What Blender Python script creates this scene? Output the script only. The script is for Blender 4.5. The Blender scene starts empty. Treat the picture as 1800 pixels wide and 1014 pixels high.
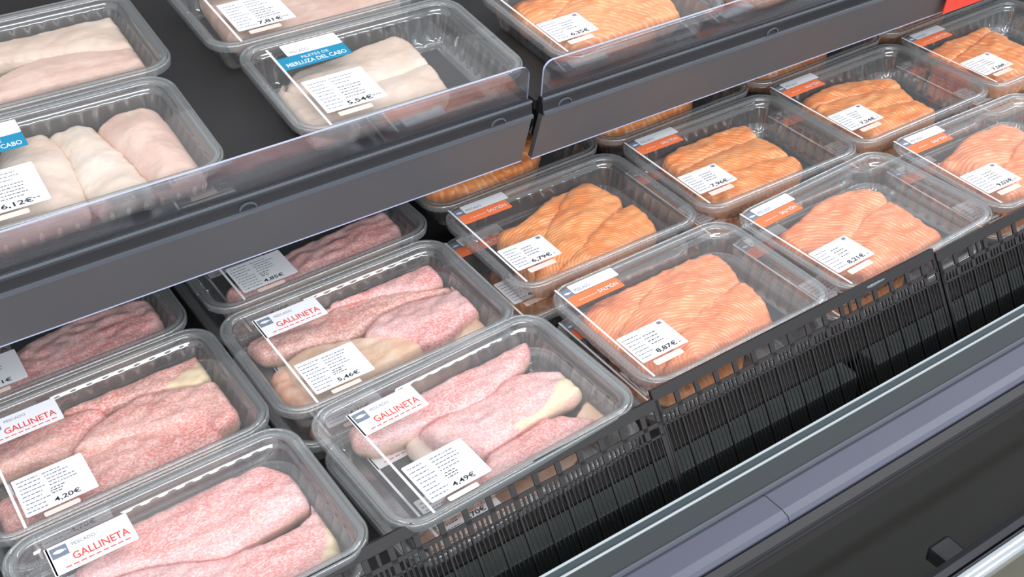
import bpy, bmesh, math, random
from mathutils import Vector, Matrix, geometry, noise
C = bpy.context.scene
# ---------------------------------------------------------------- camera
# the camera looks down into a refrigerated case; x runs along the case, y to its back, z = 0 at the rims of the front packs
RX = Vector((0.83072124, -0.55595475, -0.02857518))
RY = Vector((-0.35852616, -0.49503928, -0.79145127))
RZ = Vector((0.42586525, 0.66772032, -0.61056396))
F, CH = 2086.144, 0.7359309
cam_d = bpy.data.cameras.new('camera'); cam = bpy.data.objects.new('camera', cam_d); C.collection.objects.link(cam)
cam.matrix_world = Matrix(((RX.x, -RY.x, -RZ.x, 0), (RX.y, -RY.y, -RZ.y, 0), (RX.z, -RY.z, -RZ.z, CH), (0, 0, 0, 1)))
cam_d.sensor_fit = 'HORIZONTAL'; cam_d.sensor_width = 36; cam_d.lens = F / 1800 * 36; cam_d.clip_start = .01
C.camera = cam
# ---------------------------------------------------------------- light
w = bpy.data.worlds.new('world'); C.world = w; w.use_nodes = True
w.node_tree.nodes['Background'].inputs[0].default_value = (.93, .96, 1, 1)
w.node_tree.nodes['Background'].inputs[1].default_value = .76
def area(name, loc, target, sx, sy, power, col=(1, 1, 1)):
    l = bpy.data.lights.new(name, 'AREA'); l.shape = 'RECTANGLE'; l.size = sx; l.size_y = sy; l.energy = power; l.color = col
    o = bpy.data.objects.new(name, l); C.collection.objects.link(o); o.location = loc
    o.rotation_euler = (Vector(target) - Vector(loc)).to_track_quat('-Z', 'Y').to_euler()
area('canopy_lamp', (.6, .45, 1.6), (.7, .9, 0), 2.8, .12, 8, (1, .97, .93))
area('ceiling_lamp_front', (.3, -1.5, 1.30), (.6, .95, 0), 3.2, .4, 58, (.93, .97, 1))
area('ceiling_lamp_right', (3.0, .4, 2.1), (.8, .8, 0), .15, 2.5, 20, (.95, .97, 1))
C.view_settings.view_transform = 'Standard'; C.view_settings.look = 'None'
C.view_settings.exposure = 0.34; C.view_settings.gamma = 1; C.view_settings.use_curve_mapping = False
C.cycles.transparent_max_bounces = 48; C.cycles.max_bounces = 8; C.cycles.caustics_reflective = False
# ---------------------------------------------------------------- materials
def lin(c):
    return tuple(((v / 255 / 12.92) if v / 255 <= .04045 else ((v / 255 + .055) / 1.055) ** 2.4) for v in c) + (1,)
def mat(name, rgb, rough=.5, metal=0, spec=.5, coat=0):
    m = bpy.data.materials.new(name); m.use_nodes = True; b = m.node_tree.nodes['Principled BSDF']
    b.inputs['Base Color'].default_value = lin(rgb); b.inputs['Roughness'].default_value = rough
    b.inputs['Metallic'].default_value = metal; b.inputs['Specular IOR Level'].default_value = spec
    b.inputs['Coat Weight'].default_value = coat; b.inputs['Coat Roughness'].default_value = .3
    return m
def N(m, t, **kw):
    n = m.node_tree.nodes.new(t)
    for k, v in kw.items():
        if k in n.inputs.keys() if hasattr(n.inputs, 'keys') else False: n.inputs[k].default_value = v
        else: setattr(n, k, v)
    return n
def L(m, a, b): m.node_tree.links.new(a, b)
def ramp(m, src, stops):
    r = m.node_tree.nodes.new('ShaderNodeValToRGB'); L(m, src, r.inputs[0]); e = r.color_ramp.elements
    while len(e) < len(stops): e.new(.5)
    for i, (p, c) in enumerate(stops): e[i].position = p; e[i].color = c if len(c) == 4 else lin(c)
    return r
def mixc(m, fac, a, b, mode='MIX'):
    n = m.node_tree.nodes.new('ShaderNodeMix'); n.data_type = 'RGBA'; n.blend_type = mode
    for s, v in ((n.inputs[0], fac), (n.inputs[6], a), (n.inputs[7], b)):
        if isinstance(v, (int, float)): s.default_value = v
        elif isinstance(v, tuple): s.default_value = v
        else: L(m, v, s)
    return n.outputs[2]
def noisy(name, rgb, rgb2, scale, rough=.5, **k):
    m = mat(name, rgb, rough, **k); tc = N(m, 'ShaderNodeTexCoord'); n = N(m, 'ShaderNodeTexNoise')
    n.inputs['Scale'].default_value = scale; n.inputs['Detail'].default_value = 5; L(m, tc.outputs['Object'], n.inputs['Vector'])
    r = ramp(m, n.outputs['Fac'], [(.35, rgb), (.65, rgb2)]); L(m, r.outputs[0], m.node_tree.nodes['Principled BSDF'].inputs['Base Color'])
    return m
def clear(name, tint, haze, rough, ior=1.5, hazecol=(.9, .92, .95, 1)):
    m = bpy.data.materials.new(name); m.use_nodes = True; nt = m.node_tree; nt.nodes.clear()
    out = N(m, 'ShaderNodeOutputMaterial'); tr = N(m, 'ShaderNodeBsdfTransparent'); tr.inputs[0].default_value = tint
    df = N(m, 'ShaderNodeBsdfDiffuse'); df.inputs[0].default_value = hazecol
    gl = N(m, 'ShaderNodeBsdfGlossy'); gl.inputs['Roughness'].default_value = rough
    m1 = N(m, 'ShaderNodeMixShader'); m1.inputs[0].default_value = haze; L(m, tr.outputs[0], m1.inputs[1]); L(m, df.outputs[0], m1.inputs[2])
    lw = N(m, 'ShaderNodeLayerWeight'); lw.inputs[0].default_value = .5; f0 = ((ior - 1) / (ior + 1)) ** 2
    pw = N(m, 'ShaderNodeMath'); pw.operation = 'POWER'; L(m, lw.outputs['Facing'], pw.inputs[0]); pw.inputs[1].default_value = 5
    fr = N(m, 'ShaderNodeMath'); fr.operation = 'MULTIPLY_ADD'; L(m, pw.outputs[0], fr.inputs[0]); fr.inputs[1].default_value = 1 - 2 * f0; fr.inputs[2].default_value = 2 * f0
    m2 = N(m, 'ShaderNodeMixShader'); L(m, fr.outputs[0], m2.inputs[0]); L(m, m1.outputs[0], m2.inputs[1]); L(m, gl.outputs[0], m2.inputs[2])
    L(m, m2.outputs[0], out.inputs[0])
    return m, gl
M = {}
M['plastic'], _ = clear('clear_tray_plastic', (.93, .94, .94, 1), .06, .06, 1.9)
M['rim'], _ = clear('clear_rim_plastic', (.80, .82, .83, 1), .16, .12, 1.7, (.75, .78, .8, 1))
M['film'], g = clear('clear_lid_film', (.975, .98, .98, 1), .035, .05, 1.45)
tc = N(M['film'], 'ShaderNodeTexCoord'); nz = N(M['film'], 'ShaderNodeTexNoise'); nz.inputs['Scale'].default_value = 14; nz.inputs['Distortion'].default_value = 1.5
bp = N(M['film'], 'ShaderNodeBump'); bp.inputs['Distance'].default_value = .004; bp.inputs['Strength'].default_value = .1
L(M['film'], tc.outputs['Object'], nz.inputs['Vector']); L(M['film'], nz.outputs['Fac'], bp.inputs['Height']); L(M['film'], bp.outputs[0], g.inputs['Normal'])
M['lip'], _ = clear('clear_acrylic', (.9, .91, .94, 1), .03, .04, 1.75, (.5, .53, .6, 1))
M['lipedge'] = mat('acrylic_edge', (176, 184, 214), .2)
M['pad'] = mat('absorbent_pad', (30, 28, 31), .8)
M['white'] = mat('label_paper', (226, 227, 232), .5)
M['pale'] = mat('faint_strip', (232, 206, 196), .5)
M['blue'] = mat('cyan_band', (20, 130, 168), .5)
M['orange'] = mat('orange_band', (238, 122, 78), .5)
M['grey'] = mat('label_grey', (116, 126, 142), .6)
M['red'] = mat('label_red_ink', (220, 70, 62), .6)
M['ink'] = mat('black_ink', (24, 24, 28), .6)
M['fine'] = mat('fine_print', (96, 102, 120), .6)
M['deck'] = noisy('black_deck', (38, 37, 39), (46, 45, 45), 3, .45)
M['face'] = noisy('charcoal_shelf_face', (78, 80, 84), (84, 85, 88), 6, .6)
M['chan'] = mat('black_price_channel', (38, 39, 43), .25)
M['chan2'] = mat('grey_channel_ridge', (82, 88, 96), .3)
M['grille'] = mat('black_grille', (33, 31, 33), .35)
M['board'] = noisy('green_grey_board', (62, 70, 69), (72, 80, 78), 20, .5)
M['ledge'] = mat('grey_ledge', (44, 50, 53), .4)
M['ledge2'] = mat('dark_teal_ledge', (48, 60, 65), .4)
M['chrome'] = mat('bright_trim', (176, 184, 186), .4, .3)
M['bumper'] = noisy('blue_grey_bumper', (80, 82, 97), (88, 90, 104), 2.5, .42)
M['dark'] = mat('dark_trim', (40, 42, 54), .4)
M['mid'] = mat('grey_trim', (34, 33, 37), .5)
M['panel'] = noisy('black_front_panel', (33, 33, 38), (39, 39, 43), 1.6, .6, spec=.2)
M['steel'] = mat('polished_steel', (215, 222, 228), .16, 1)
M['floor'] = noisy('stone_floor', (128, 126, 112), (150, 147, 132), 2, .5)
M['card'] = mat('red_card', (225, 72, 60), .5)
def salmon(name, base, deep, pale, cx, cy, scale, dist):
    m = mat(name, base, .33, coat=.25); b = m.node_tree.nodes['Principled BSDF']
    b.inputs['Subsurface Weight'].default_value = .15; b.inputs['Subsurface Scale'].default_value = .004
    tc = N(m, 'ShaderNodeTexCoord'); mp = N(m, 'ShaderNodeMapping'); mp.inputs['Location'].default_value = (-cx, -cy, 0)
    L(m, tc.outputs['Object'], mp.inputs['Vector'])
    wv = N(m, 'ShaderNodeTexWave'); wv.wave_type = 'RINGS'; wv.rings_direction = 'Z'; wv.inputs['Scale'].default_value = scale
    wv.inputs['Distortion'].default_value = dist; wv.inputs['Detail'].default_value = 3; wv.inputs['Detail Scale'].default_value = 1.6 * 12 / 12
    L(m, mp.outputs[0], wv.inputs['Vector'])
    nz = N(m, 'ShaderNodeTexNoise'); nz.inputs['Scale'].default_value = 35; nz.inputs['Detail'].default_value = 4; L(m, tc.outputs['Object'], nz.inputs['Vector'])
    n2 = N(m, 'ShaderNodeTexNoise'); n2.inputs['Scale'].default_value = 90; n2.inputs['Detail'].default_value = 3; L(m, tc.outputs['Object'], n2.inputs['Vector'])
    body = ramp(m, nz.outputs['Fac'], [(.35, deep), (.62, base)])
    lines = ramp(m, wv.outputs['Fac'], [(.55, (0, 0, 0, 1)), (.98, (.8, .8, .8, 1))])
    sp = ramp(m, n2.outputs['Fac'], [(.45, (0, 0, 0, 1)), (.6, (1, 1, 1, 1))])
    f = mixc(m, 1.0, lines.outputs[0], sp.outputs[0], 'MULTIPLY'); f2 = mixc(m, .75, lines.outputs[0], f)
    at = N(m, 'ShaderNodeAttribute'); at.attribute_name = 'flesh'
    c0 = mixc(m, f2, body.outputs[0], lin(pale)); c = mixc(m, at.outputs['Fac'], c0, lin((255, 205, 165)))
    L(m, c, b.inputs['Base Color'])
    bp = N(m, 'ShaderNodeBump'); bp.inputs['Distance'].default_value = .0008; bp.inputs['Strength'].default_value = .35
    L(m, wv.outputs['Fac'], bp.inputs['Height']); L(m, bp.outputs[0], b.inputs['Normal'])
    return m
def skin(name, base, red, white):
    m = mat(name, base, .42, coat=.15); b = m.node_tree.nodes['Principled BSDF']
    tc = N(m, 'ShaderNodeTexCoord'); mp = N(m, 'ShaderNodeMapping'); mp.inputs['Scale'].default_value = (.55, 1, 1)
    L(m, tc.outputs['Object'], mp.inputs['Vector'])
    v = N(m, 'ShaderNodeTexVoronoi'); v.inputs['Scale'].default_value = 800; L(m, mp.outputs[0], v.inputs['Vector'])
    v2 = N(m, 'ShaderNodeTexNoise'); v2.inputs['Scale'].default_value = 560; v2.inputs['Detail'].default_value = 3; L(m, mp.outputs[0], v2.inputs['Vector'])
    n = N(m, 'ShaderNodeTexNoise'); n.inputs['Scale'].default_value = 24; n.inputs['Detail'].default_value = 4; n.inputs['Distortion'].default_value = .6; L(m, mp.outputs[0], n.inputs['Vector'])
    body = ramp(m, n.outputs['Fac'], [(.36, red), (.5, base), (.68, white)])
    sp = ramp(m, v2.outputs['Fac'], [(.44, (0, 0, 0, 1)), (.56, (1, 1, 1, 1))])
    c1 = mixc(m, sp.outputs[0], body.outputs[0], lin((252, 236, 232)))
    c1 = mixc(m, .62, body.outputs[0], c1)
    sc = ramp(m, v.outputs['Distance'], [(.15, (1, 1, 1, 1)), (.6, (.82, .58, .58, 1))])
    c2 = mixc(m, .8, c1, sc.outputs[0], 'MULTIPLY')
    at = N(m, 'ShaderNodeAttribute'); at.attribute_name = 'flesh'
    c3 = mixc(m, at.outputs['Fac'], c2, lin((238, 214, 178))); L(m, c3, b.inputs['Base Color'])
    bp = N(m, 'ShaderNodeBump'); bp.inputs['Distance'].default_value = .0006; bp.inputs['Strength'].default_value = .5
    L(m, v2.outputs['Fac'], bp.inputs['Height']); L(m, bp.outputs[0], b.inputs['Normal'])
    return m
def meat(name, a, b_, scale=30):
    m = mat(name, a, .38, coat=.2); b = m.node_tree.nodes['Principled BSDF']
    b.inputs['Subsurface Weight'].default_value = .12; b.inputs['Subsurface Scale'].default_value = .004
    tc = N(m, 'ShaderNodeTexCoord'); n = N(m, 'ShaderNodeTexNoise'); n.inputs['Scale'].default_value = scale; n.inputs['Detail'].default_value = 5; n.inputs['Distortion'].default_value = .5
    L(m, tc.outputs['Object'], n.inputs['Vector']); r = ramp(m, n.outputs['Fac'], [(.38, a), (.64, b_)]); L(m, r.outputs[0], b.inputs['Base Color'])
    bp = N(m, 'ShaderNodeBump'); bp.inputs['Distance'].default_value = .002; bp.inputs['Strength'].default_value = .4
    n3 = N(m, 'ShaderNodeTexNoise'); n3.inputs['Scale'].default_value = 160; L(m, tc.outputs['Object'], n3.inputs['Vector'])
    L(m, n3.outputs['Fac'], bp.inputs['Height']); L(m, bp.outputs[0], b.inputs['Normal'])
    return m
M['skin'] = skin('redfish_skin', (238, 180, 166), (234, 152, 140), (240, 194, 176))
M['skin2'] = skin('redfish_skin_pink', (242, 190, 186), (240, 160, 155), (236, 206, 208))
M['skin3'] = skin('redfish_skin_tan', (226, 172, 156), (228, 154, 138), (216, 180, 162))
M['redflesh'] = meat('redfish_flesh', (232, 190, 160), (240, 212, 190))
M['orangeflesh'] = meat('redfish_belly', (242, 178, 146), (246, 206, 184), 60)
M['hake'] = meat('hake_flesh', (216, 190, 173), (228, 208, 194), 22)
M['hake2'] = meat('hake_flesh_white', (222, 202, 186), (232, 218, 206), 22)
M['hakepink'] = meat('hake_flesh_pink', (216, 178, 163), (228, 198, 184), 22)
SO = (246, 146, 96)
# ---------------------------------------------------------------- mesh helpers
def tag(o, label=None, cat=None, group=None, kind=None):
    if label: o['label'] = label
    if cat: o['category'] = cat
    if group: o['group'] = group
    if kind: o['kind'] = kind
    return o
def link(name, me, m, parent=None):
    o = bpy.data.objects.new(name, me); C.collection.objects.link(o)
    if m and not me.materials: me.materials.append(m)
    if parent: o.parent = parent
    return o
def empty(name, mtx=None, loc=None):
    o = bpy.data.objects.new(name, None); C.collection.objects.link(o); o.empty_display_size = .02
    if mtx is not None: o.matrix_world = mtx
    if loc: o.location = loc
    return o
def tomesh(name, bm, smooth=False):
    me = bpy.data.meshes.new(name); bm.to_mesh(me); bm.free()
    if smooth:
        for p in me.polygons: p.use_smooth = True
    return me
def box(bm, x0, x1, y0, y1, z0, z1):
    v = [bm.verts.new((x, y, z)) for x in (x0, x1) for y in (y0, y1) for z in (z0, z1)]
    for f in ((0, 1, 3, 2), (4, 6, 7, 5), (0, 4, 5, 1), (2, 3, 7, 6), (0, 2, 6, 4), (1, 5, 7, 3)): bm.faces.new([v[i] for i in f])
def boxes(name, lst, m, parent=None, bevel=0):
    bm = bmesh.new()
    for b in lst: box(bm, *b)
    if bevel: bmesh.ops.bevel(bm, geom=bm.edges[:], offset=bevel, segments=2, affect='EDGES', profile=.5)
    return link(name, tomesh(name, bm), m, parent)
def prof(name, pts, x0, x1, m, parent=None, smooth=False):     # a closed y-z profile run along x
    bm = bmesh.new(); a = [bm.verts.new((x0, y, z)) for y, z in pts]; b = [bm.verts.new((x1, y, z)) for y, z in pts]
    n = len(pts)
    for i in range(n): bm.faces.new((a[i], a[(i + 1) % n], b[(i + 1) % n], b[i]))
    bm.faces.new(a[::-1]); bm.faces.new(b); bmesh.ops.recalc_face_normals(bm, faces=bm.faces[:])
    return link(name, tomesh(name, bm, smooth), m, parent)
# ---------------------------------------------------------------- tray
def perim(hw, hd, r, step=.0022):
    pts = []
    for (cx, cy, a0) in ((hw - r, hd - r, 0), (-hw + r, hd - r, 90), (-hw + r, -hd + r, 180), (hw - r, -hd + r, 270)):
        for k in range(15):
            a = math.radians(a0 + 90 * k / 14); pts.append((cx, cy, a, k in (0, 14)))
    out = []; n = len(pts)
    for i in range(n):
        out.append(pts[i][:3])
        p, q = pts[i], pts[(i + 1) % n]
        if i % 15 == 14:
            P = (p[0], p[1]); Q = (q[0], q[1]); d = math.dist(P, Q); k = max(1, int(d / step))
            for j in range(1, k): t = j / k; out.append((P[0] + (Q[0] - P[0]) * t, P[1] + (Q[1] - P[1]) * t, p[2]))
    return out      # (centre x, centre y, angle) : point = centre + r*(cos, sin)
R0 = .030
def rings_mesh(name, hw, hd, profile, cap=False, ribs=0):
    base = perim(hw, hd, R0); bm = bmesh.new(); rings = []
    # arc length for the ribs
    s = 0; arc = []; last = None
    for cx, cy, a in base:
        p = (cx + R0 * math.cos(a), cy + R0 * math.sin(a))
        if last: s += math.dist(p, last)
        arc.append(s); last = p
    for ins, z, amp in profile:
        ring = []
        for (cx, cy, a), sl in zip(base, arc):
            d = 0
            if amp:
                t = (sl / .0155) % 1
                d = amp * (0 if t < .16 else ((t - .16) / .14 if t < .3 else (1 if t < .86 else (1 - t) / .14)))
            r = R0 - ins + d
            ring.append(bm.verts.new((cx + r * math.cos(a), cy + r * math.sin(a), z)))
        rings.append(ring)
    n = len(base)
    for A, B in zip(rings, rings[1:]):
        for i in range(n): bm.faces.new((A[i], A[(i + 1) % n], B[(i + 1) % n], B[i]))
    if cap: bm.faces.new(rings[-1])
    me = tomesh(name, bm, True)
    if cap: me.polygons[len(me.polygons) - 1].use_smooth = False
    return me
RIM = [(.0004, -.0075, 0), (0, -.001, 0), (.0008, .0004, 0), (.0022, .0006, 0), (.0030, -.0008, 0), (.0036, -.0010, 0), (.0044, .0004, 0), (.0086, .0006, 0), (.0096, -.0006, 0), (.0106, -.0012, 0), (.0112, -.003, 0)]
WALL = [(.0112, -.003, 0), (.0120, -.009, 0), (.0140, -.0100, 0), (.0146, -.0125, .0004), (.0170, -.018, .0022), (.0195, -.026, .0026), (.0225, -.038, .0022), (.0235, -.0415, 0), (.0275, -.0435, 0)]
TM = {}
for key, hw, hd in (('G', .13, .0874), ('S', .1207, .0886)):
    TM[key] = (rings_mesh('tray_rim', hw, hd, RIM), rings_mesh('tray_wall', hw, hd, WALL, True),
               rings_mesh('lid_film', hw, hd, [(.0028, .0010, 0), (.0095, .0011, 0), (.013, .0010, 0)], True))
def rrect(bm, x0, x1, y0, y1, z, t=.0002, r=.0015):
    pts = []
    for cx, cy, a0 in ((x1 - r, y1 - r, 0), (x0 + r, y1 - r, 90), (x0 + r, y0 + r, 180), (x1 - r, y0 + r, 270)):
        for k in range(4): a = math.radians(a0 + 30 * k); pts.append((cx + r * math.cos(a), cy + r * math.sin(a)))
    b = [bm.verts.new((x, y, z)) for x, y in pts]; u = [bm.verts.new((x, y, z + t)) for x, y in pts]; n = len(pts)
    bm.faces.new(u); bm.faces.new(b[::-1])
    for i in range(n): bm.faces.new((b[i], b[(i + 1) % n], u[(i + 1) % n], u[i]))
def patch(name, rects, z, m, parent, t=.0002, r=.0015):
    bm = bmesh.new()
    for q in rects: rrect(bm, *[v / 1000 for v in q], z, t, r)
    return link(name, tomesh(name, bm), m, parent)
TXT = {}
def text(s, x, y, width, height, z, m, parent, bold=0):
    key = (s, bold)
    if key not in TXT:
        cu = bpy.data.curves.new('lettering', 'FONT'); cu.body = s; cu.size = 1; cu.offset = bold; cu.resolution_u = 3
        o = bpy.data.objects.new('t', cu); C.collection.objects.link(o); bpy.context.view_layer.update()
        me = bpy.data.meshes.new_from_object(o.evaluated_get(bpy.context.evaluated_depsgraph_get()))
        bpy.data.objects.remove(o); TXT[key] = me
    me = TXT[key].copy(); me.name = 'lettering'; me.materials.clear()
    xs = [v.co.x for v in me.vertices]; ys = [v.co.y for v in me.vertices]; x0, x1, y0, y1 = min(xs), max(xs), min(ys), max(ys)
    for v in me.vertices:
        v.co = Vector(((x + (v.co.x - x0) / (x1 - x0) * width) / 1000, (y + (v.co.y - y0) / (y1 - y0) * height) / 1000, z + v.co.z))
    return link('lettering', me, m, parent)
def fish_icon(x, y, wd, z, parent):
    bm = bmesh.new(); pts = [(0, .1), (.15, .3), (.45, .42), (.75, .3), (.95, .05), (1, .3), (1.02, -.25), (.95, -.05), (.7, -.25), (.4, -.3), (.12, -.12)]
    vs = [bm.verts.new(((x + px * wd) / 1000, (y + py * wd * .55) / 1000, z)) for px, py in pts[::-1]]; bm.faces.new(vs)
    bmesh.ops.recalc_face_normals(bm, faces=bm.faces[:])
    return link('fish_symbol', tomesh('fish_symbol', bm), M['white'], parent)
rnd = random.Random(5)
def fineprint(x0, x1, y0, y1, rows, z, parent, m='fine', seed=0):
    r = random.Random(seed); rects = []
    for k in range(rows):
        y = y1 - (y1 - y0) * (k + .5) / rows; x = x0 + r.uniform(0, 2); end = x1 - r.uniform(0, .35) * (x1 - x0)
        while x < end - 1:
            l = r.uniform(1.2, 4); rects.append((x, min(x + l, end), y - .5, y + .5)); x += l + .8
    return patch('printed_lines', rects, z, M[m], parent, .00004, .0002)
ZF = .0013
def labels(kind, tray, price, seed):
    z2 = ZF + .00022; z3 = z2 + .00016
    if kind == 'fish':
        ln = patch('label_edge', [(-96, -93.6, -82, 62)], ZF, M['white'], tray, .0002, .0005)
        b = patch('product_label', [(-95, -28, 29, 62)], ZF, M['white'], tray)
        patch('symbol_panel', [(-92.5, -79, 47, 59)], z2, M['grey'], b, .0001, .0002); fish_icon(-91, 53, 10.5, z3, b)
        text('PESCADO', -75, 53.2, 19, 3.6, z2 + .0001, M['grey'], b)
        text('GALLINETA', -78, 38, 46, 8.2, z2 + .0001, M['red'], b, .012)
        patch('printed_lines', [(-86 + 6 * i, -81.5 + 6 * i, 33.2, 34.4) for i in range(9)], z2, bpy.data.materials['label_red_ink'], b, .00004, .0002)
        p = patch('price_label', [(-91, -30, -72, -23)], ZF, M['white'], tray)
        fineprint(-89, -66, -70, -26, 9, z2, p, 'fine', seed); fineprint(-66, -40, -48, -27, 5, z2, p, 'fine', seed + 1)
        fineprint(-66, -52, -58, -49, 3, z2, p, 'ink', seed + 2); text(price, -66, -69, 22, 6.5, z2 + .0001, M['ink'], p, .015)
        patch('small_strip', [(-78, -48, -80, -74.5)], ZF, M['pale'], tray)
    elif kind == 'salmon':
        ln = patch('label_edge', [(-107.6, -105.4, -75, 84)], ZF, M['white'], tray, .0002, .0005)
        b = patch('product_label', [(-94, -38, 67, 82)], ZF, M['white'], tray)
        patch('symbol_panel', [(-105, -94.5, 66, 79)], ZF, M['grey'], b, .0001, .0002); fish_icon(-104, 71.5, 8.5, ZF + .0003, b)
        text('PESCADO', -91, 69.5, 19, 4.5, z2 + .0001, M['grey'], b)
        o = patch('colour_band', [(-105, -44, 49, 66)], ZF, M['orange'], b)
        fineprint(-96, -74, 54, 59, 1, z2, b, 'pale', seed); text('SALMÓN', -72, 54.5, 24, 6.5, z2 + .0001, M['white'], b, .01)
        p = patch('price_label', [(-104, -49, -55, -13)], ZF, M['white'], tray)
        patch('round_mark', [(-57, -52, -19, -15)], z2, M['grey'], p, .0001, .001)
        fineprint(-102, -82, -52, -17, 7, z2, p, 'fine', seed); fineprint(-82, -63, -40, -22, 4, z2, p, 'ink', seed + 1)
        fineprint(-58, -51, -52, -48, 1, z2, p, 'fine', seed + 2); text(price, -83, -52.5, 24, 7, z2 + .0001, M['ink'], p, .018)
        patch('small_strip', [(-95, -62, -65, -57.5)], ZF, M['pale'], tray)
    else:
        ln = patch('label_edge', [(-99.5, -97, -83, 68)], ZF, M['white'], tray, .0002, .0005)
        b = patch('product_label', [(-84, -22, 46.5, 69)], ZF, M['white'], tray)
        text('PESCADO', -79, 50, 20, 4.5, z2, M['fine'], b)
        o = patch('colour_band', [(-97, -22, 23, 46)], ZF, M['blue'], b)
        text('FILETES DE', -72, 37, 30, 4.6, z2 + .0001, M['white'], b); text('MERLUZA DEL CABO', -92, 27, 66, 7, z2 + .0001, M['white'], b, .012)
        p = patch('price_label', [(-93, -27, -64, -3)], ZF, M['white'], tray)
        fineprint(-90, -68, -61, -8, 9, z2, p, 'fine', seed); fineprint(-66, -40, -24, -8, 3, z2, p, 'fine', seed + 1)
        fineprint(-66, -38, -50, -26, 5, z2, p, 'ink', seed + 2); fineprint(-42, -31, -58, -54, 1, z2, p, 'ink', seed + 3)
        text(price, -68, -61.5, 27, 8, z2 + .0001, M['ink'], p, .016)
        patch('small_strip', [(-84, -48, -74, -67)], ZF, M['pale'], tray)
K0, TL, ROLL = .15257, .11598, -.022
def frame(x, y, yaw, up=False, dz=0):
    if not up: return Matrix.Translation((x, y, dz)) @ Matrix.Rotation(yaw, 4, 'Z')
    n = Vector((-ROLL, -TL, 1)).normalized(); ax = Vector((math.cos(yaw), math.sin(yaw), 0)); ax = (ax - n * ax.dot(n)).normalized(); ay = n.cross(ax)
    z = K0 + (y - .75) * TL + (x - .4) * ROLL + dz
    return Matrix(((ax.x, ay.x, n.x, x), (ax.y, ay.y, n.y, y), (ax.z, ay.z, n.z, z), (0, 0, 0, 1)))
def local(mtx, q, z):
    d = RX * (q[0] - 900) + RY * (q[1] - 507) + RZ * F; inv = mtx.inverted(); o = inv @ Vector((0, 0, CH)); dd = inv.to_3x3() @ d
    t = (z - o.z) / dd.z; p = o + dd * t; return (p.x, p.y)
TRAYS = {}
def tray(key, x, y, yaw, up, size, lab, price, label, cat='tray', dz=0, full=True, group=None):
    m = frame(x, y, yaw, up, dz); t = empty('fish_tray', m); tag(t, label, 'tray', 'lower layer of stacked fish trays' if key[-1] == 'L' else 'clear lidded fish trays')
    rim, wall, film = TM[size]
    link('rim', rim, M['rim'], t); link('tray_wall', wall, M['plastic'], t); link('lid_film', film, M['film'], t)
    if full: boxes('absorbent_pad', [(-.094, .094, -.052, .052, -.0432, -.0418)], M['pad'], t)
    if lab: labels(lab, t, price, hash_(key))
    TRAYS[key] = (m, .13 if size == 'G' else .1207, .0874 if size == 'G' else .0886)
    return t
def hash_(s): return sum(ord(c) * (i + 7) for i, c in enumerate(s))
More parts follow.
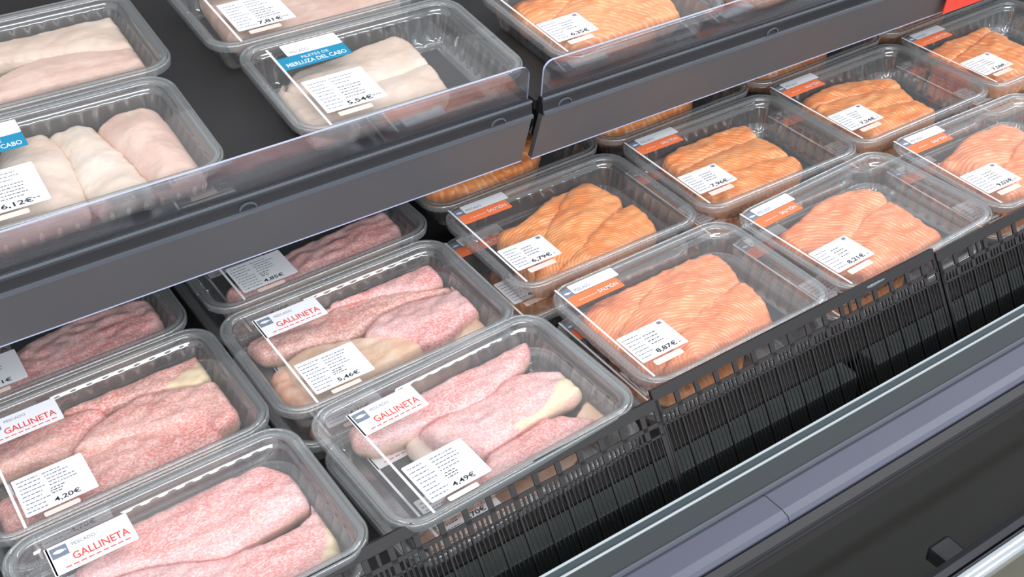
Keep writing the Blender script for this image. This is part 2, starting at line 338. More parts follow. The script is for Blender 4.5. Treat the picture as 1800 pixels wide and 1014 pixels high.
# ---------------------------------------------------------------- fillets
def inside(p, poly):
    x, y = p; c = False; n = len(poly); j = n - 1
    for i in range(n):
        xi, yi = poly[i]; xj, yj = poly[j]
        if (yi > y) != (yj > y) and x < (xj - xi) * (y - yi) / (yj - yi) + xi: c = not c
        j = i
    return c
def edist(p, poly):
    best = 9; x, y = p; n = len(poly)
    for i in range(n):
        ax, ay = poly[i]; bx, by = poly[(i + 1) % n]; dx, dy = bx - ax, by - ay; l = dx * dx + dy * dy
        t = 0 if l == 0 else max(0, min(1, ((x - ax) * dx + (y - ay) * dy) / l)); d = math.hypot(x - ax - dx * t, y - ay - dy * t)
        if d < best: best = d
    return best
def fillet(trayk, pts, m, label, ze=-.030, th=.015, r=.0085, flesh=None, group=None, name='fish_fillet', cat='fish', floor=-.0415, cell=.0030, rough=1.0, px=True, grow=.0015):
    mtx, hw, hd = TRAYS[trayk]
    P = [local(mtx, q, ze) for q in pts] if px else pts
    ar = sum(P[i][0] * P[(i + 1) % len(P)][1] - P[(i + 1) % len(P)][0] * P[i][1] for i in range(len(P))); sg = 1 if ar > 0 else -1
    if px:                                              # neighbours press against each other
        G = []
        for i in range(len(P)):
            a, b, c = Vector(P[i - 1]), Vector(P[i]), Vector(P[(i + 1) % len(P)]); t1 = (b - a).normalized(); t2 = (c - b).normalized(); t = t1 + t2
            if t.length < .3: t = t1 + t2 * .9
            t.normalize(); nn = Vector((t.y, -t.x)) * sg; k = grow / max(.5, abs(t.dot(t1))); G.append((b.x + nn.x * k, b.y + nn.y * k))
        P = G
    P = [(max(-hw + .0205, min(hw - .0205, x)), max(-hd + .0205, min(hd - .0205, y))) for x, y in P]
    for _ in range(2):                                  # soften the outline
        Q = []
        for i in range(len(P)):
            a, b = P[i], P[(i + 1) % len(P)]; Q += [(a[0] * .84 + b[0] * .16, a[1] * .84 + b[1] * .16), (a[0] * .16 + b[0] * .84, a[1] * .16 + b[1] * .84)]
        P = Q
    per = []                                            # even spacing + slightly ragged
    for i in range(len(P)):
        a, b = P[i], P[(i + 1) % len(P)]; l = math.dist(a, b); k = max(1, round(l / cell))
        if l < cell * .45: 
            if i % 2: continue
        for j in range(k): t = j / k; per.append((a[0] + (b[0] - a[0]) * t, a[1] + (b[1] - a[1]) * t))
    sd = hash_(label) % 97
    per = [(x + noise.noise(Vector((x * 120, y * 120, sd))) * .0012 * rough, y + noise.noise(Vector((x * 120, y * 120, sd + 9))) * .0012 * rough) for x, y in per]
    if sum(per[i][0] * per[(i + 1) % len(per)][1] - per[(i + 1) % len(per)][0] * per[i][1] for i in range(len(per))) < 0: per = per[::-1]
    xs = [p[0] for p in per]; ys = [p[1] for p in per]; ins = []
    y = min(ys); row = 0
    while y < max(ys):
        x = min(xs) + (cell / 2 if row % 2 else 0)
        while x < max(xs):
            if inside((x, y), per) and edist((x, y), per) > cell * .55: ins.append((x, y))
            x += cell
        y += cell * .87; row += 1
    # a ring close to the edge keeps the shoulder round
    n = len(per); allp = [Vector(p) for p in per + ins]
    vs, es, fs, *_ = geometry.delaunay_2d_cdt(allp, [], [list(range(n))], 1, 1e-6)
    fl = [local(mtx, q, ze) for q in flesh] if flesh else None
    wr = .35 if trayk[0] in 'HW' else 1
    def h(p):
        d = edist(p, per); t = min(d / r, 1); s = math.sqrt(max(0, 1 - (1 - t) ** 2))
        return ze + th * (.72 * s + .28 * min(1, d / .028)) * (1 + .4 * noise.noise(Vector((p[0] * 24, p[1] * 30, sd)))) + .0022 * s * wr * noise.noise(Vector((p[0] * 70, p[1] * 110, sd + 3)))
    bm = bmesh.new(); ly = bm.verts.layers.float.new('flesh'); top = []
    for v in vs:
        p = (v[0], v[1]); bv = bm.verts.new((p[0], p[1], h(p))); top.append(bv)
        if fl and inside(p, fl): bv[ly] = min(1, edist(p, fl) / .003)
    for f in fs: bm.faces.new([top[i] for i in f])
    bm.normal_update()
    bmesh.ops.recalc_face_normals(bm, faces=bm.faces[:])
    if sum(f.normal.z for f in bm.faces) < 0: bmesh.ops.reverse_faces(bm, faces=bm.faces[:])
    be = [e for e in bm.edges if e.is_boundary]
    # walls down to the tray floor
    cx = sum(xs) / n; cy = sum(ys) / n
    for step, (dz, insf) in enumerate((((floor - ze) * .45, -.0004), ((floor - ze), .0035))):
        ret = bmesh.ops.extrude_edge_only(bm, edges=be); nv = [g for g in ret['geom'] if isinstance(g, bmesh.types.BMVert)]; be = [g for g in ret['geom'] if isinstance(g, bmesh.types.BMEdge) and all(v in nv for v in g.verts)]
        for v in nv:
            dx, dy = cx - v.co.x, cy - v.co.y; l = math.hypot(dx, dy) + 1e-9
            v.co.x += dx / l * insf; v.co.y += dy / l * insf; v.co.z = ze + dz; v[ly] = .6 if m in (M['skin'], M['skin2'], M['skin3']) else .3
    bmesh.ops.contextual_create(bm, geom=be)
    me = tomesh(name, bm, True); o = link(name, me, m); o.matrix_world = mtx
    tag(o, label, cat, group or {'salmon_slice': 'salmon slices in the trays'}.get(name, 'white fish fillets on the upper shelf' if trayk[0] in 'HW' else 'redfish fillets in the trays'))
    return o
def Z(ox, oy, sc, pts): return [(ox + x * sc, oy + y * sc) for x, y in pts]
# ---------------------------------------------------------------- the case
fl = boxes('floor', [(-3, 5, -3, 4, -.80, -.75)], M['floor']); tag(fl, kind='structure')
X0, X1 = -.55, 2.3
case = empty('refrigerated_display_case', loc=(0, 0, 0)); tag(case, 'dark refrigerated fish display case with chrome trim and bumper', 'display case')
boxes('lower_deck', [(X0, X1, .600, 1.66, -.100, -.0885)], M['deck'], case)
for a, b in ((X0, .785), (.812, X1)): boxes('deck_front_board', [(a, b, .572, .5985, -.17, -.0895)], M['board'], case, .0015)
prof('well_bottom', [(.52, -.172), (1.66, -.172), (1.66, -.18), (.52, -.18)], X0, X1, M['deck'], case)
boxes('back_panel', [(X0, X1, 1.66, 1.70, -.70, .75)], M['deck'], case)
LZ = -.05
prof('inner_ledge', [(.522, LZ), (.511, LZ - .0005), (.511, -.18), (.522, -.18)], X0, X1, M['ledge2'], case)
for yy in (.5215, .5115): prof('bright_strip', [(yy - .0011, LZ + .001), (yy - .0006, LZ + .0018), (yy + .0006, LZ + .0018), (yy + .0011, LZ + .001), (yy + .001, LZ - .004), (yy - .001, LZ - .004)], X0, X1, M['chrome'], case)
prof('ledge', [(.5100, LZ), (.4905, LZ - .001), (.4905, LZ - .03), (.5100, LZ - .03)], X0, X1, M['ledge'], case)
prof('seam_strip', [(.4905, LZ - .001), (.4885, LZ + .001), (.4865, LZ + .001), (.485, LZ - .002), (.485, LZ - .03), (.4905, LZ - .03)], X0, X1, M['chan2'], case)
for a, b in ((X0, .5615), (.5625, X1)):
    prof('bumper_band', [(.4848, LZ - .002), (.481, LZ + .001), (.460, LZ + .002), (.453, LZ), (.4505, LZ - .004), (.4505, LZ - .03), (.4848, LZ - .03)], a, b, M['bumper'], case)
prof('bumper_seam', [(.4848, LZ - .003), (.481, LZ + .0004), (.460, LZ + .0014), (.4535, LZ - .0008), (.4515, LZ - .005), (.4515, LZ - .03), (.4848, LZ - .03)], .5615, .5625, M['ledge'], case)
prof('dark_groove', [(.4505, LZ - .008), (.4475, LZ - .008), (.4475, LZ - .03), (.4505, LZ - .03)], X0, X1, M['dark'], case)
prof('trim_strip', [(.4475, LZ - .004), (.4395, LZ - .006), (.4385, LZ - .009), (.4385, LZ - .03), (.4475, LZ - .03)], X0, X1, M['mid'], case)
prof('front_panel', [(.437, LZ - .012), (.443, LZ - .008), (.62, -.70), (.61, -.70)], X0, X1, M['panel'], case)
prof('kick_plate', [(.62, -.70), (.625, -.70), (.625, -.75), (.62, -.75)], X0, X1, M['dark'], case)
# bumper rail on brackets
def tube(name, x0, x1, y, z, r, m, parent):
    bm = bmesh.new(); n = 28; A = [bm.verts.new((x0, y + r * math.cos(2 * math.pi * i / n), z + r * math.sin(2 * math.pi * i / n))) for i in range(n)]
    B = [bm.verts.new((x1, v.co.y, v.co.z)) for v in A]
    for i in range(n): bm.faces.new((A[i], A[(i + 1) % n], B[(i + 1) % n], B[i]))
    bm.faces.new(A[::-1]); bm.faces.new(B); return link(name, tomesh(name, bm, True), m, parent)
tube('bumper_rail', X0, X1, .352, -.125, .0095, M['steel'], case)
prof('bumper_backing', [(.361, -.118), (.366, -.114), (.372, -.116), (.372, -.150), (.361, -.150)], X0, X1, M['chan'], case, False)
for xx in (.02, .698, 1.5): boxes('bumper_bracket', [(xx, xx + .028, .371, .400, -.150, -.130)], M['chan'], case, .004)
# ---------------------------------------------------------------- front grilles
def grille(x0, x1, y0, z0, label):
    root = empty('front_grille', loc=(x0, y0, z0)); tag(root, label, 'grille', None)
    W_ = x1 - x0; ang = math.radians(30)
    def add(name, rects, th=0.0018):
        bm = bmesh.new()
        for a, b, t0, t1 in rects: box(bm, a, b, 0, th, -t1, -t0)
        o = link(name, tomesh(name, bm), M['grille'], root); o.rotation_euler = (-ang, 0, 0); return o
    add('top_rim', [(0, W_, 0, .0105)], .0045)
    bars = [(0, W_, .0215, .0255), (0, W_, .0335, .0355), (0, W_, .112, .118)]
    n = int(W_ / .0235)
    bars += [(k * .0235, k * .0235 + .0055, .010, .036) for k in range(n + 1) if k * .0235 + .0055 <= W_]
    bars += [(k * .0235, k * .0235 + .0022, .036, .112) for k in range(n + 1) if k * .0235 + .0055 <= W_]
    bars += [(0, .004, .01, .118), (W_ - .004, W_, .01, .118)]
    rr = random.Random(int(x0 * 100) + 9)
    for k in range(n):
        if rr.random() < .2: bars.append((k * .0235 + .0125, k * .0235 + .0155, .010, .022))
        for j in range(3): bars.append((k * .0235 + .0088 + j * .0048, k * .0235 + .0108 + j * .0048, .0255, .045))
    add('crossbars', bars)
    add('slat_field', [(k * .0047, k * .0047 + .0009, .036, .114) for k in range(int(W_ / .0047))], .0010)
grille(-.26, .1295, .594, .0, 'black slatted grille in front of the bottom-left redfish tray')
grille(.13, .5265, .594, .0, 'black slatted grille in front of the middle redfish tray, its end under the nearest salmon')
grille(.527, .902, .600, .0045, 'black slatted grille in front of the nearest salmon tray')
grille(.9025, 1.35, .596, .001, 'black slatted grille at the right end of the salmon trays')
# ---------------------------------------------------------------- upper shelves: built in the tilted shelf frame
def zs(x, y): return K0 + (y - .75) * TL + (x - .4) * ROLL
def shelf(x0, x1, label, clips):
    mt = frame(x0, .93, 0, True); root = empty('display_shelf', mt); tag(root, label, 'shelf'); W_ = x1 - x0
    def P(name, pts, m, a=0, b=None, sm=False): return prof(name, pts, a, W_ if b is None else b, m, root, sm)
    P('shelf_deck', [(-.008, -.0445), (.73, -.0445), (.73, -.056), (-.008, -.056)], M['deck'])
    yb = -.0200
    P('price_channel', [(yb + .007, -.036), (yb + .002, -.034), (yb - .001, -.040), (yb - .003, -.048), (yb - .0045, -.0525), (yb + .007, -.0565)], M['chan'])
    P('channel_ridge', [(yb + .0005, -.0345), (yb - .0015, -.0335), (yb - .0025, -.036), (yb - .0005, -.037)], M['chan2'])
    P('channel_ridge', [(yb - .003, -.0495), (yb - .0062, -.0500), (yb - .0062, -.0535), (yb - .003, -.0550)], M['chan2'])
    P('front_face', [(yb - .003, -.055), (yb + .004, -.055), (yb + .004 + .0135, -.119), (yb - .003 + .0135, -.119)], M['face'])
    P('face_edge', [(yb - .0035 + .0135, -.119), (yb + .0045 + .0135, -.119), (yb + .0045 + .0135, -.1202), (yb - .0035 + .0135, -.1202)], M['lipedge'])
    for cx in clips:
        bm = bmesh.new(); n = 10
        for k in range(n):
            a0, a1 = math.pi * k / n, math.pi * (k + 1) / n
            pts = [(cx + .009 * math.cos(a), yb - .0045 + r_, -.0475 + .0045 * math.sin(a) * 1.4) for a in (a0, a1) for r_ in (0, .002)]
            pts += [(p[0] - (p[0] - cx) * .12, p[1], p[2] - .0012) for p in pts]
            v = [bm.verts.new(p) for p in pts]
            for f in ((0, 1, 3, 2), (4, 6, 7, 5), (0, 2, 6, 4), (1, 5, 7, 3), (0, 4, 5, 1), (2, 3, 7, 6)): bm.faces.new([v[i] for i in f])
        link('lip_clip', tomesh('lip_clip', bm), M['chan2'], root)
    # clear lip with rounded upper corners
    bm = bmesh.new(); r = .012; top = .0065; bot = -.038
    pts = [(0.002, bot), (W_ - .002, bot)] + [(W_ - .002 - r + r * math.cos(math.radians(a)), top - r + r * math.sin(math.radians(a))) for a in range(0, 91, 10)] + [(.002 + r + r * math.cos(math.radians(a)), top - r + r * math.sin(math.radians(a))) for a in range(90, 181, 10)]
    A = [bm.verts.new((x, yb + .0035, z)) for x, z in pts]; B = [bm.verts.new((x, yb + .0060, z)) for x, z in pts]; n = len(pts)
    bm.faces.new(A); bm.faces.new(B[::-1]); lip = link('clear_lip', tomesh('clear_lip', bm), M['lip'], root)
    bm = bmesh.new()
    A = [bm.verts.new((x, yb + .0035, z)) for x, z in pts]; B = [bm.verts.new((x, yb + .0060, z)) for x, z in pts]
    for i in range(1, n): bm.faces.new((A[i], A[(i + 1) % n], B[(i + 1) % n], B[i]))
    bmesh.ops.recalc_face_normals(bm, faces=bm.faces[:])
    link('lip_edge', tomesh('lip_edge', bm), M['lipedge'], lip)
    return root
shelf(-.30, .618, 'left upper shelf holding white fish trays behind a clear lip', (.30 + .295, .30 + .575))
shelf(.630, 2.1, 'right upper shelf holding salmon trays behind a clear lip', (.028, .33))
rc = boxes('price_card', [(-.001, .085, -.0016, 0, -.028, .028)], M['card']); rc.matrix_world = frame(1.285, .918, 0, True, -.083)
tag(rc, 'red price card fixed on the upper shelf face, top right', 'card')
# ---------------------------------------------------------------- trays
tray('G1', .386, .677, .039, 0, 'G', 'fish', '4,49€', 'redfish tray in the front row beside the nearest salmon tray')
tray('G2', .370, .848, 0, 0, 'G', 'fish', '5,46€', 'redfish tray in the second row, left of the salmon trays')
tray('G3', .107, .853, .006, 0, 'G', 'fish', '4,20€', 'redfish tray at the left frame edge, in the second row')
tray('G4', .114, .677, .007, 0, 'G', 'fish', '4,36€', 'redfish tray cut off by the bottom-left corner')
tray('G5', .377, 1.030, .01, 0, 'G', 'fish', '4,85€', 'redfish tray half under the shelf edge, beside the salmon')
tray('G6', .098, 1.030, .0, 0, 'G', 'fish', '4,31€', 'redfish tray half under the shelf edge at far left')
tray('S1', .652, .691, -.003, 0, 'S', 'salmon', '8,87€', 'salmon tray nearest the camera, priced 8,87€')
tray('S2', .639, .877, -.018, 0, 'S', 'salmon', '6,79€', 'salmon tray behind the nearest one, beside the redfish')
tray('S3', .885, .875, -.029, 0, 'S', 'salmon', '7,96€', 'salmon tray in the middle of the second row')
tray('S4', .898, .688, .036, 0, 'S', 'salmon', '8,21€', 'salmon tray in the front row, its rim lying over the grille')
tray('S5', 1.122, .875, -.010, 0, 'S', 'salmon', '7,24€', 'salmon tray of stepped slices, second from the right in the second row')
tray('S6', 1.142, .687, -.037, 0, 'S', 'salmon', '9,03€', 'salmon tray cut off by the right edge, front row')
tray('S7', 1.362, .872, -.01, 0, 'S', 'salmon', '7,58€', 'salmon tray in the top right corner, second row')
for k, (sx, wh) in enumerate(((.640, 'leftmost'), (.884, 'second from left'), (1.126, 'third from left'), (1.368, 'rightmost'))):
    tray('SB%d' % k, sx, 1.058, 0, 0, 'S', None, '', 'salmon tray mostly hidden under the shelf edge, %s of that row' % wh)
tray('H1', .494, 1.007, -.024, 1, 'G', 'hake', '5,54€', 'hake tray with blue banner on the upper shelf')
tray('W1', .163, 1.008, -.026, 1, 'G', 'hake', '6,12€', 'tray of rolled white loins at the front left of the upper shelf')
tray('W2', .184, 1.186, -.023, 1, 'G', None, '', 'tray of two long pale fillets at the top left corner')
tray('H2', .482, 1.186, -.010, 1, 'G', 'hake', '7,81€', 'tray cut by the top edge behind the hake tray')
tray('SU', .776, 1.002, .016, 1, 'S', 'salmon', '6,35€', 'salmon tray at the front of the right upper shelf')
tray('SV', 1.024, 1.002, .0, 1, 'S', None, '', 'salmon tray right of the first one on the upper shelf')
tray('SW', 1.270, 1.002, .0, 1, 'S', None, '', 'salmon tray at the far right of the upper shelf')
low = {'G1': (.006, -.004, .0), 'G2': (.004, -.003, .012), 'G3': (.003, .002, 0), 'G4': (-.004, .004, .01), 'G5': (0, 0, 0), 'G6': (0, 0, 0), 'S1': (.004, -.001, .01), 'S2': (-.006, .002, .008), 'S3': (.003, 0, .01), 'S4': (-.003, .002, -.02), 'S5': (.002, 0, 0), 'S6': (0, .002, .01), 'S7': (0, 0, 0)}
who = {'G1': 'front-row redfish tray beside the salmon', 'G2': 'second-row redfish tray beside the salmon', 'G3': 'left-edge redfish tray', 'G4': 'bottom-left redfish tray', 'G5': 'half-hidden redfish tray beside the salmon', 'G6': 'half-hidden redfish tray at far left', 'S1': 'nearest salmon tray', 'S2': 'salmon tray priced 6,79€', 'S3': 'middle second-row salmon tray', 'S4': 'salmon tray whose rim overlaps the grille', 'S5': 'stepped-slice salmon tray', 'S6': 'right-edge front salmon tray', 'S7': 'top right salmon tray'}
for k, (dx, dy, da) in low.items():
    m = TRAYS[k][0]; sz = k[0]
    yaw = math.atan2(m[1][0], m[0][0]) + da
    tray(k + 'L', m[0][3] + dx, m[1][3] + dy, yaw, 0, sz, 'fish' if sz == 'G' else 'salmon', '4,70€', 'lower tray stacked directly under the %s' % who[k], dz=-.0425, full=False)
# ---------------------------------------------------------------- redfish
g1 = (560, 540, .3945); g2 = (340, 340, .3944); g3 = (0, 560, .4476)
fillet('G1', Z(*g1, [(430,290),(560,275),(700,265),(790,215),(860,135),(905,145),(940,205),(900,275),(850,325),(790,365),(770,405),(700,445),(560,503),(440,548),(330,590),(240,622),(160,612),(135,560),(125,490),(190,450),(290,380)]), M['skin2'], 'pink redfish fillet at the back of the front-row tray, its tail end raised', ze=-.024, th=0.0112)
fillet('G1', Z(*g1, [(450,575),(560,508),(700,450),(790,392),(850,330),(990,300),(1120,285),(1165,290),(1205,268),(1205,310),(1190,370),(1140,410),(1060,450),(1010,500),(900,560),(830,610),(770,660),(690,665),(600,650),(530,640),(490,600)]), M['skin2'], 'reddish redfish fillet in the middle of the front-row tray with a cream cut end', ze=-.027, th=0.0120,
       flesh=Z(*g1, [(1075,330),(1140,280),(1215,260),(1215,330),(1190,385),(1100,440),(1020,500),(900,570),(860,560),(990,480),(1040,420)]))
fillet('G1', Z(*g1, [(770,668),(850,612),(930,570),(1000,522),(1080,500),(1150,510),(1240,520),(1200,570),(1100,630),(1000,690),(900,740),(800,790),(700,840),(620,900),(540,930),(560,860),(650,800),(740,745),(745,700)]), M['skin2'], 'pink redfish fillet at the front of the front-row tray behind the grille', ze=-.026, th=0.0112)
fillet('G1', Z(*g1, [(1150,500),(1185,440),(1210,415),(1245,445),(1285,490),(1250,515)]), M['redflesh'], 'small pale redfish tail tip at the right of the front-row tray', ze=-.032, th=0.0048, r=.008)
fillet('G1', Z(*g1, [(395,610),(440,570),(500,580),(560,650),(520,680),(450,690),(410,660)]), M['hake2'], 'white flap of redfish flesh beside the price label of the front-row tray', ze=-.034, th=0.0048, r=.008)
fillet('G2', Z(*g2, [(425,465),(470,425),(560,390),(650,350),(800,330),(920,300),(1000,272),(1060,320),(1112,370),(1105,395),(1040,430),(960,450),(850,460),(720,490),(600,520),(500,548),(440,520)]), M['skin2'], 'rosy redfish fillet at the back of the second-row tray', ze=-.024, th=0.0104)
fillet('G2', Z(*g2, [(230,650),(330,620),(560,560),(700,500),(850,465),(1000,447),(1100,437),(1150,420),(1160,450),(1000,490),(860,550),(780,610),(700,660),(560,690),(440,720),(330,740),(290,735),(240,690)]), M['skin3'], 'long tan-pink redfish fillet running through the second-row tray', ze=-.029, th=0.0104)
fillet('G2', Z(*g2, [(760,645),(820,570),(900,530),(1000,490),(1160,460),(1205,388),(1260,430),(1300,500),(1270,530),(1210,570),(1150,640),(1090,680),(1020,690),(960,665),(840,660)]), M['skin2'], 'pink redfish fillet with upturned cream tip at the right of the second-row tray', ze=-.023, th=0.0112,
       flesh=Z(*g2, [(1205,380),(1270,430),(1310,500),(1270,540),(1225,490),(1200,440)]))
fillet('G2', Z(*g2, [(400,780),(500,710),(700,662),(850,655),(970,660),(1030,690),(980,730),(880,780),(780,820),(640,870),(540,910),(460,880)]), M['redflesh'], 'cream inside-up redfish fillet at the front of the second-row tray', ze=-.026, th=0.0096)
fillet('G2', Z(*g2, [(1160,650),(1230,575),(1300,530),(1370,560),(1340,600),(1250,650),(1100,690)]), M['redflesh'], 'tan piece of redfish in the right corner of the second-row tray', ze=-.034, th=0.0072, r=.01)
fillet('G2', Z(*g2, [(350,830),(380,790),(430,790),(500,870),(560,930),(480,945),(400,920),(365,880)]), M['orangeflesh'], 'small orange redfish piece at the left corner of the second-row tray', ze=-.030, th=0.0080, r=.01)
fillet('G3', Z(*g3, [(180,345),(290,265),(400,205),(600,200),(680,165),(780,140),(808,88),(838,150),(853,230),(800,282),(700,290),(600,312),(480,352),(380,372),(230,380)]), M['skin3'], 'tan redfish fillet with thick cream edge at the back of the left tray', ze=-.026, th=0.0112,
       flesh=Z(*g3, [(640,300),(700,250),(760,215),(800,150),(830,150),(862,230),(810,290),(700,300)]))
fillet('G3', Z(*g3, [(-150,540),(0,470),(100,430),(180,385),(400,368),(420,400),(340,460),(290,540),(200,562),(100,590),(0,620),(-150,650)]), M['skin'], 'pink redfish fillet lying under the brand label of the left tray', ze=-.029, th=0.0104)
fillet('G3', Z(*g3, [(290,545),(340,470),(410,410),(560,320),(700,295),(840,265),(890,250),(960,290),(982,322),(940,385),(860,445),(800,408),(700,430),(560,457),(440,492),(350,530)]), M['skin'], 'pink redfish fillet pointing right in the middle of the left tray', ze=-.022, th=0.0112)
fillet('G3', Z(*g3, [(290,555),(400,512),(560,462),(700,432),(820,412),(870,462),(860,490),(800,530),(640,590),(500,650),(400,700),(320,740),(200,790),(80,830),(-60,880),(-60,760),(100,680),(250,600)]), M['skin'], 'rosy redfish fillet at the front of the left tray', ze=-.028, th=0.0104)
fillet('G4', [(219,920),(233,882),(286,862),(340,858),(394,853),(430,842),(455,823),(511,838),(549,872),(540,888),(504,912),(452,946),(402,980),(360,985),(290,992),(220,1012),(150,1032),(130,1015),(180,965)], M['skin2'], 'large pink redfish fillet with red blush at the bottom left', ze=-.024, th=0.0128)
fillet('G4', [(150,1045),(230,1015),(300,1000),(385,990),(460,968),(516,940),(552,912),(572,876),(582,900),(594,950),(596,985),(570,1020),(500,1070),(300,1100),(150,1090)], M['skin2'], 'pink redfish fillet with sharp upturned tip at the bottom edge', ze=-.026, th=0.0120,
       flesh=[(560,880),(590,890),(610,960),(590,1020),(560,1010),(575,960)])
fillet('G5', [(392,520),(500,452),(640,390),(722,355),(730,395),(690,420),(600,457),(500,497),(430,530)], M['skin2'], 'rosy redfish fillet seen below the shelf edge beside the salmon', ze=-.020, th=0.0096)
fillet('G6', [(-60,690),(0,650),(60,605),(160,555),(258,528),(290,545),(288,570),(230,612),(120,650),(40,682),(-40,710)], M['skin2'], 'rosy redfish fillet seen below the shelf edge at far left', ze=-.020, th=0.0096)
# ---------------------------------------------------------------- salmon
def sal(k, polys, colors, centre, names, sc=22, dist=2.2, ze0=-.027):
    mtx = TRAYS[k][0]; c = local(mtx, centre, -.02)
    m = salmon('salmon_flesh_' + k, *colors, c[0], c[1], sc, dist)
    for i, (p, nm) in enumerate(zip(polys, names)):
        fillet(k, p, m, nm, ze=ze0 + .0022 * (i % 3), th=0.0120, r=.0075, grow=.0035, name='salmon_slice', cat='salmon', rough=1.6)
WARM = ((252, 162, 96), (248, 138, 68), (255, 208, 156)); PINK = ((251, 152, 104), (248, 134, 84), (255, 206, 170))
sal('S1', [[(1022,570),(1040,543),(1099,503),(1140,472),(1170,450),(1195,444),(1235,449),(1215,485),(1165,520),(1130,565),(1112,605),(1085,630),(1050,605)],
           [(1090,640),(1085,605),(1112,555),(1155,505),(1200,468),(1250,453),(1270,465),(1300,503),(1280,540),(1240,570),(1202,620),(1167,666),(1125,664)],
           [(1165,664),(1180,620),(1215,570),(1262,530),(1303,505),(1330,524),(1349,555),(1353,574),(1318,600),(1271,624),(1217,650)]], PINK, (1235, 640),
    ['pale speckled salmon belly slice at the left of the nearest salmon tray', 'ringed salmon slice in the middle of the nearest salmon tray', 'striped salmon slice at the right of the nearest salmon tray'], 78, 3.4)
sal('S2', [[(880,417),(917,404),(942,383),(958,354),(985,335),(1005,332),(1000,365),(978,400),(952,440),(940,503),(915,480),(900,450),(880,437)],
           [(940,503),(948,440),(975,390),(1000,340),(1030,328),(1058,342),(1091,357),(1080,392),(1045,430),(1012,462),(972,503)],
           [(970,500),(1010,455),(1048,415),(1088,378),(1112,369),(1137,390),(1152,410),(1124,427),(1075,452),(1017,480)]], WARM, (1060, 470),
    ['tapering salmon belly slice at the left of the tray priced 6,79€', 'finely lined salmon slice in the middle of the tray priced 6,79€', 'salmon slice at the right of the tray priced 6,79€'], 81, 3)
sal('S3', [[(1165,285),(1202,265),(1226,235),(1259,223),(1309,230),(1332,250),(1290,267),(1230,292),(1190,312)],
           [(1190,314),(1240,287),(1300,262),(1335,250),(1362,265),(1387,282),(1330,302),(1270,327),(1222,346)],
           [(1222,346),(1268,320),(1328,297),(1388,282),(1408,298),(1400,318),(1345,347),(1290,364),(1255,360)]], WARM, (1230, 480),
    ['rearmost salmon slice of the middle second-row tray', 'middle salmon slice of the middle second-row tray', 'front salmon slice of the middle second-row tray'], 59, 3)
sal('S5', [[(1405,178),(1430,160),(1457,147),(1491,151),(1571,147),(1582,163),(1530,174),(1480,182),(1430,197)],
           [(1430,199),(1480,180),(1530,170),(1582,162),(1610,188),(1560,197),(1510,207),(1465,217)],
           [(1465,217),(1515,202),(1570,192),(1612,186),(1645,203),(1600,232),(1545,257),(1515,247)]], WARM, (1400, 300),
    ['rearmost salmon slice of the stepped-slice tray', 'middle salmon slice of the stepped-slice tray', 'front salmon slice of the stepped-slice tray'], 59, 3)
sal('S4', [[(1370,420),(1410,395),(1425,369),(1459,354),(1500,343),(1545,348),(1562,365),(1524,395),(1492,432),(1450,455),(1400,445)],
           [(1440,462),(1490,428),(1522,393),(1560,362),(1582,372),(1620,400),(1655,425),(1597,461),(1545,487),(1519,500),(1480,487)]], PINK, (1480, 520),
    ['rear salmon slice of the tray overlapping the grille', 'front salmon slice with a white seam, in the tray overlapping the grille'], 62, 3)
sal('S6', [[(1650,297),(1675,276),(1690,241),(1718,230),(1760,228),(1800,240),(1792,280),(1762,312),(1722,334),(1690,318)],
           [(1720,336),(1762,302),(1802,248),(1830,255),(1880,290),(1860,320),(1800,350),(1765,360)]], PINK, (1800, 330),
    ['boldly ridged salmon slice at the right edge of the picture', 'salmon slice cut off by the right edge, front row'], 56, 1.8)
sal('S7', [[(1625,100),(1659,77),(1678,61),(1712,47),(1740,62),(1702,92),(1667,120),(1645,114)],
           [(1665,122),(1705,90),(1745,62),(1800,95),(1850,118),(1830,140),(1785,160),(1750,154),(1700,134)]], WARM, (1650, 200),
    ['left salmon slice in the top right corner tray', 'right salmon slice in the top right corner tray'], 30, 2.5)
sal('SU', [[(870,-20),(920,-60),(1020,-60),(1022,-10),(985,30),(955,62),(920,45),(890,10)],
           [(955,70),(990,22),(1040,-30),(1110,-40),(1165,-8),(1193,35),(1150,48),(1060,77),(1005,94)]], WARM, (1060, 120),
    ['left salmon slice in the first tray of the right upper shelf', 'right salmon slice in the first tray of the right upper shelf'], 48, 3)
gen = [(-.09, -.02), (-.07, .05), (0, .06), (.06, .045), (.07, -.01), (.03, -.055), (-.05, -.06)]
ms = salmon('salmon_flesh_hidden', *WARM, 0, -.05, 40, 2.5)
for k, nm in (('SB0', 'leftmost'), ('SB1', 'second from left'), ('SB2', 'third from left'), ('SB3', 'rightmost')):
    fillet(k, [(x * 1.14, y * 1.1) for x, y in gen] , ms, 'salmon piece in the %s tray hidden under the shelf edge' % nm, name='salmon_slice', cat='salmon', px=False, cell=.005, ze=-.02)
for k, nm in (('SV', 'second upper-shelf salmon tray'), ('SW', 'far right upper-shelf tray')):
    fillet(k, gen, ms, 'salmon piece in the %s' % nm, name='salmon_slice', cat='salmon', px=False, cell=.005)
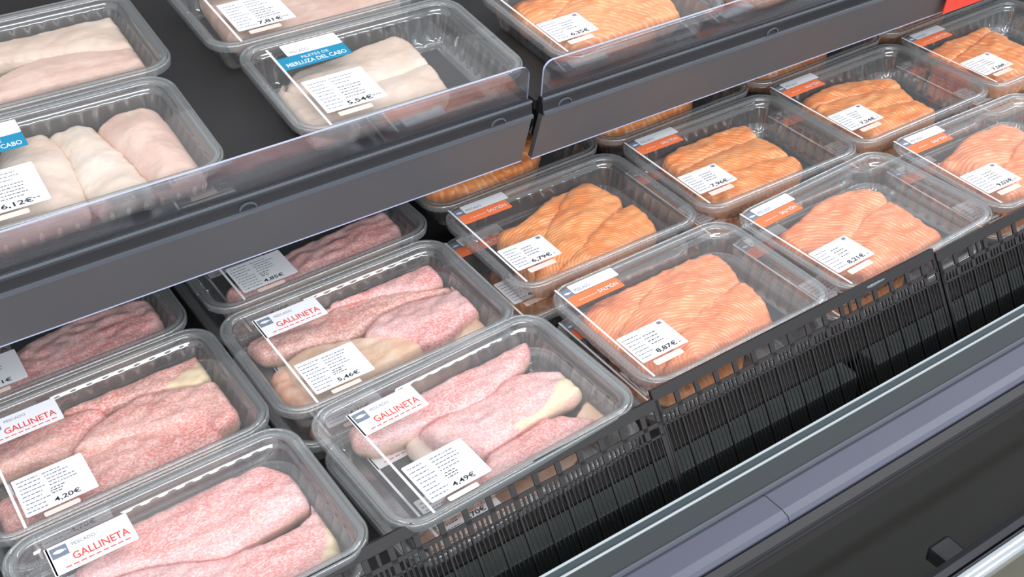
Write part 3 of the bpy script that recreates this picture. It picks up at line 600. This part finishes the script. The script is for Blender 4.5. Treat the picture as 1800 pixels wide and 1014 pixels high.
for k in low:
    if k[0] == 'S': fillet(k + 'L', [(x * 1.0 - .005, y) for x, y in gen], ms, 'salmon piece in the lower tray under the %s' % who[k], name='salmon_slice', cat='salmon', px=False, cell=.005)
    else:
        fillet(k + 'L', [(-.10, .0), (-.06, .055), (.05, .06), (.10, .03), (.02, .012), (-.07, -.002)], M['skin'], 'rear redfish fillet in the lower tray under the %s' % who[k], px=False, cell=.005)
        fillet(k + 'L', [(-.10, -.03), (-.04, -.004), (.05, .008), (.10, .012), (.09, -.04), (.0, -.06), (-.09, -.06)], M['orangeflesh'], 'front redfish fillet in the lower tray under the %s' % who[k], px=False, cell=.005)
# ---------------------------------------------------------------- white fish on the upper shelf
w1 = (0, 160, .3946); w2 = (0, 0, .3352)
fillet('W1', Z(*w1, [(435,180),(500,110),(570,85),(620,72),(700,108),(780,170),(840,240),(900,330),(935,395),(900,470),(830,540),(760,550),(700,480),(640,400),(560,300),(480,240)]), M['hakepink'], 'thick rounded white loin at the right of the front-left tray', ze=-.026, th=0.0176, r=.024, rough=.6)
fillet('W1', Z(*w1, [(215,230),(240,185),(290,205),(300,165),(360,155),(420,180),(480,240),(560,305),(640,402),(700,475),(720,530),(680,600),(520,620),(460,560),(390,480),(350,420),(290,300)]), M['hake2'], 'white loin with ragged end in the middle of the front-left tray', ze=-.027, th=0.0144, r=.022, rough=1.6)
fillet('W1', Z(*w1, [(0,280),(50,215),(120,198),(200,213),(270,262),(330,345),(370,450),(400,560),(400,640),(200,710),(100,730),(0,700)]), M['hake'], 'rounded white loin beside the price label of the front-left tray', ze=-.026, th=0.0160, r=.024, rough=.8)
fillet('W1', [(-90,320),(-20,270),(-5,330),(0,400),(20,450),(-20,470),(-90,470)], M['hake'], 'white loin cut off by the left frame edge', ze=-.028, th=0.0144, r=.02)
fillet('W2', Z(*w2, [(-90,300),(0,250),(90,210),(240,150),(380,100),(450,70),(510,33),(560,60),(600,120),(700,185),(722,260),(600,285),(400,290),(200,320),(0,345),(-90,360)]), M['hake'], 'rear pale fillet in the top left tray', ze=-.024, th=0.0104)
fillet('W2', Z(*w2, [(-90,470),(0,430),(100,372),(200,332),(400,295),(600,288),(740,262),(790,310),(792,345),(600,390),(400,430),(200,480),(0,540),(-90,560)]), M['hakepink'], 'front pale fillet in the top left tray', ze=-.026, th=0.0104)
fillet('H1', [(512,140),(560,120),(615,101),(661,82),(695,71),(722,84),(749,111),(753,119),(722,131),(668,149),(601,163),(541,173),(505,168)], M['hake'], 'rear hake fillet in the tray with blue banner', ze=-.024, th=0.0104)
fillet('H1', [(488,165),(541,174),(601,163),(668,150),(722,132),(755,120),(772,141),(790,165),(769,176),(702,197),(641,218),(588,238),(548,243),(522,233),(508,205),(492,180)], M['hake'], 'front hake fillet in the tray with blue banner', ze=-.025, th=0.0104)
fillet('H2', [(345,-10),(372,30),(405,72),(450,80),(520,62),(600,35),(700,5),(780,-20),(740,-70),(500,-70),(380,-50)], M['hakepink'], 'pinkish fillet in the tray cut by the top edge', ze=-.022, th=0.0096)
fillet('H1', [(488,165),(500,150),(508,190),(520,232),(512,236),(496,205)], M['hake2'], 'narrow hake trimming along the left wall of the blue-banner tray', ze=-.030, th=0.0064, r=.008)
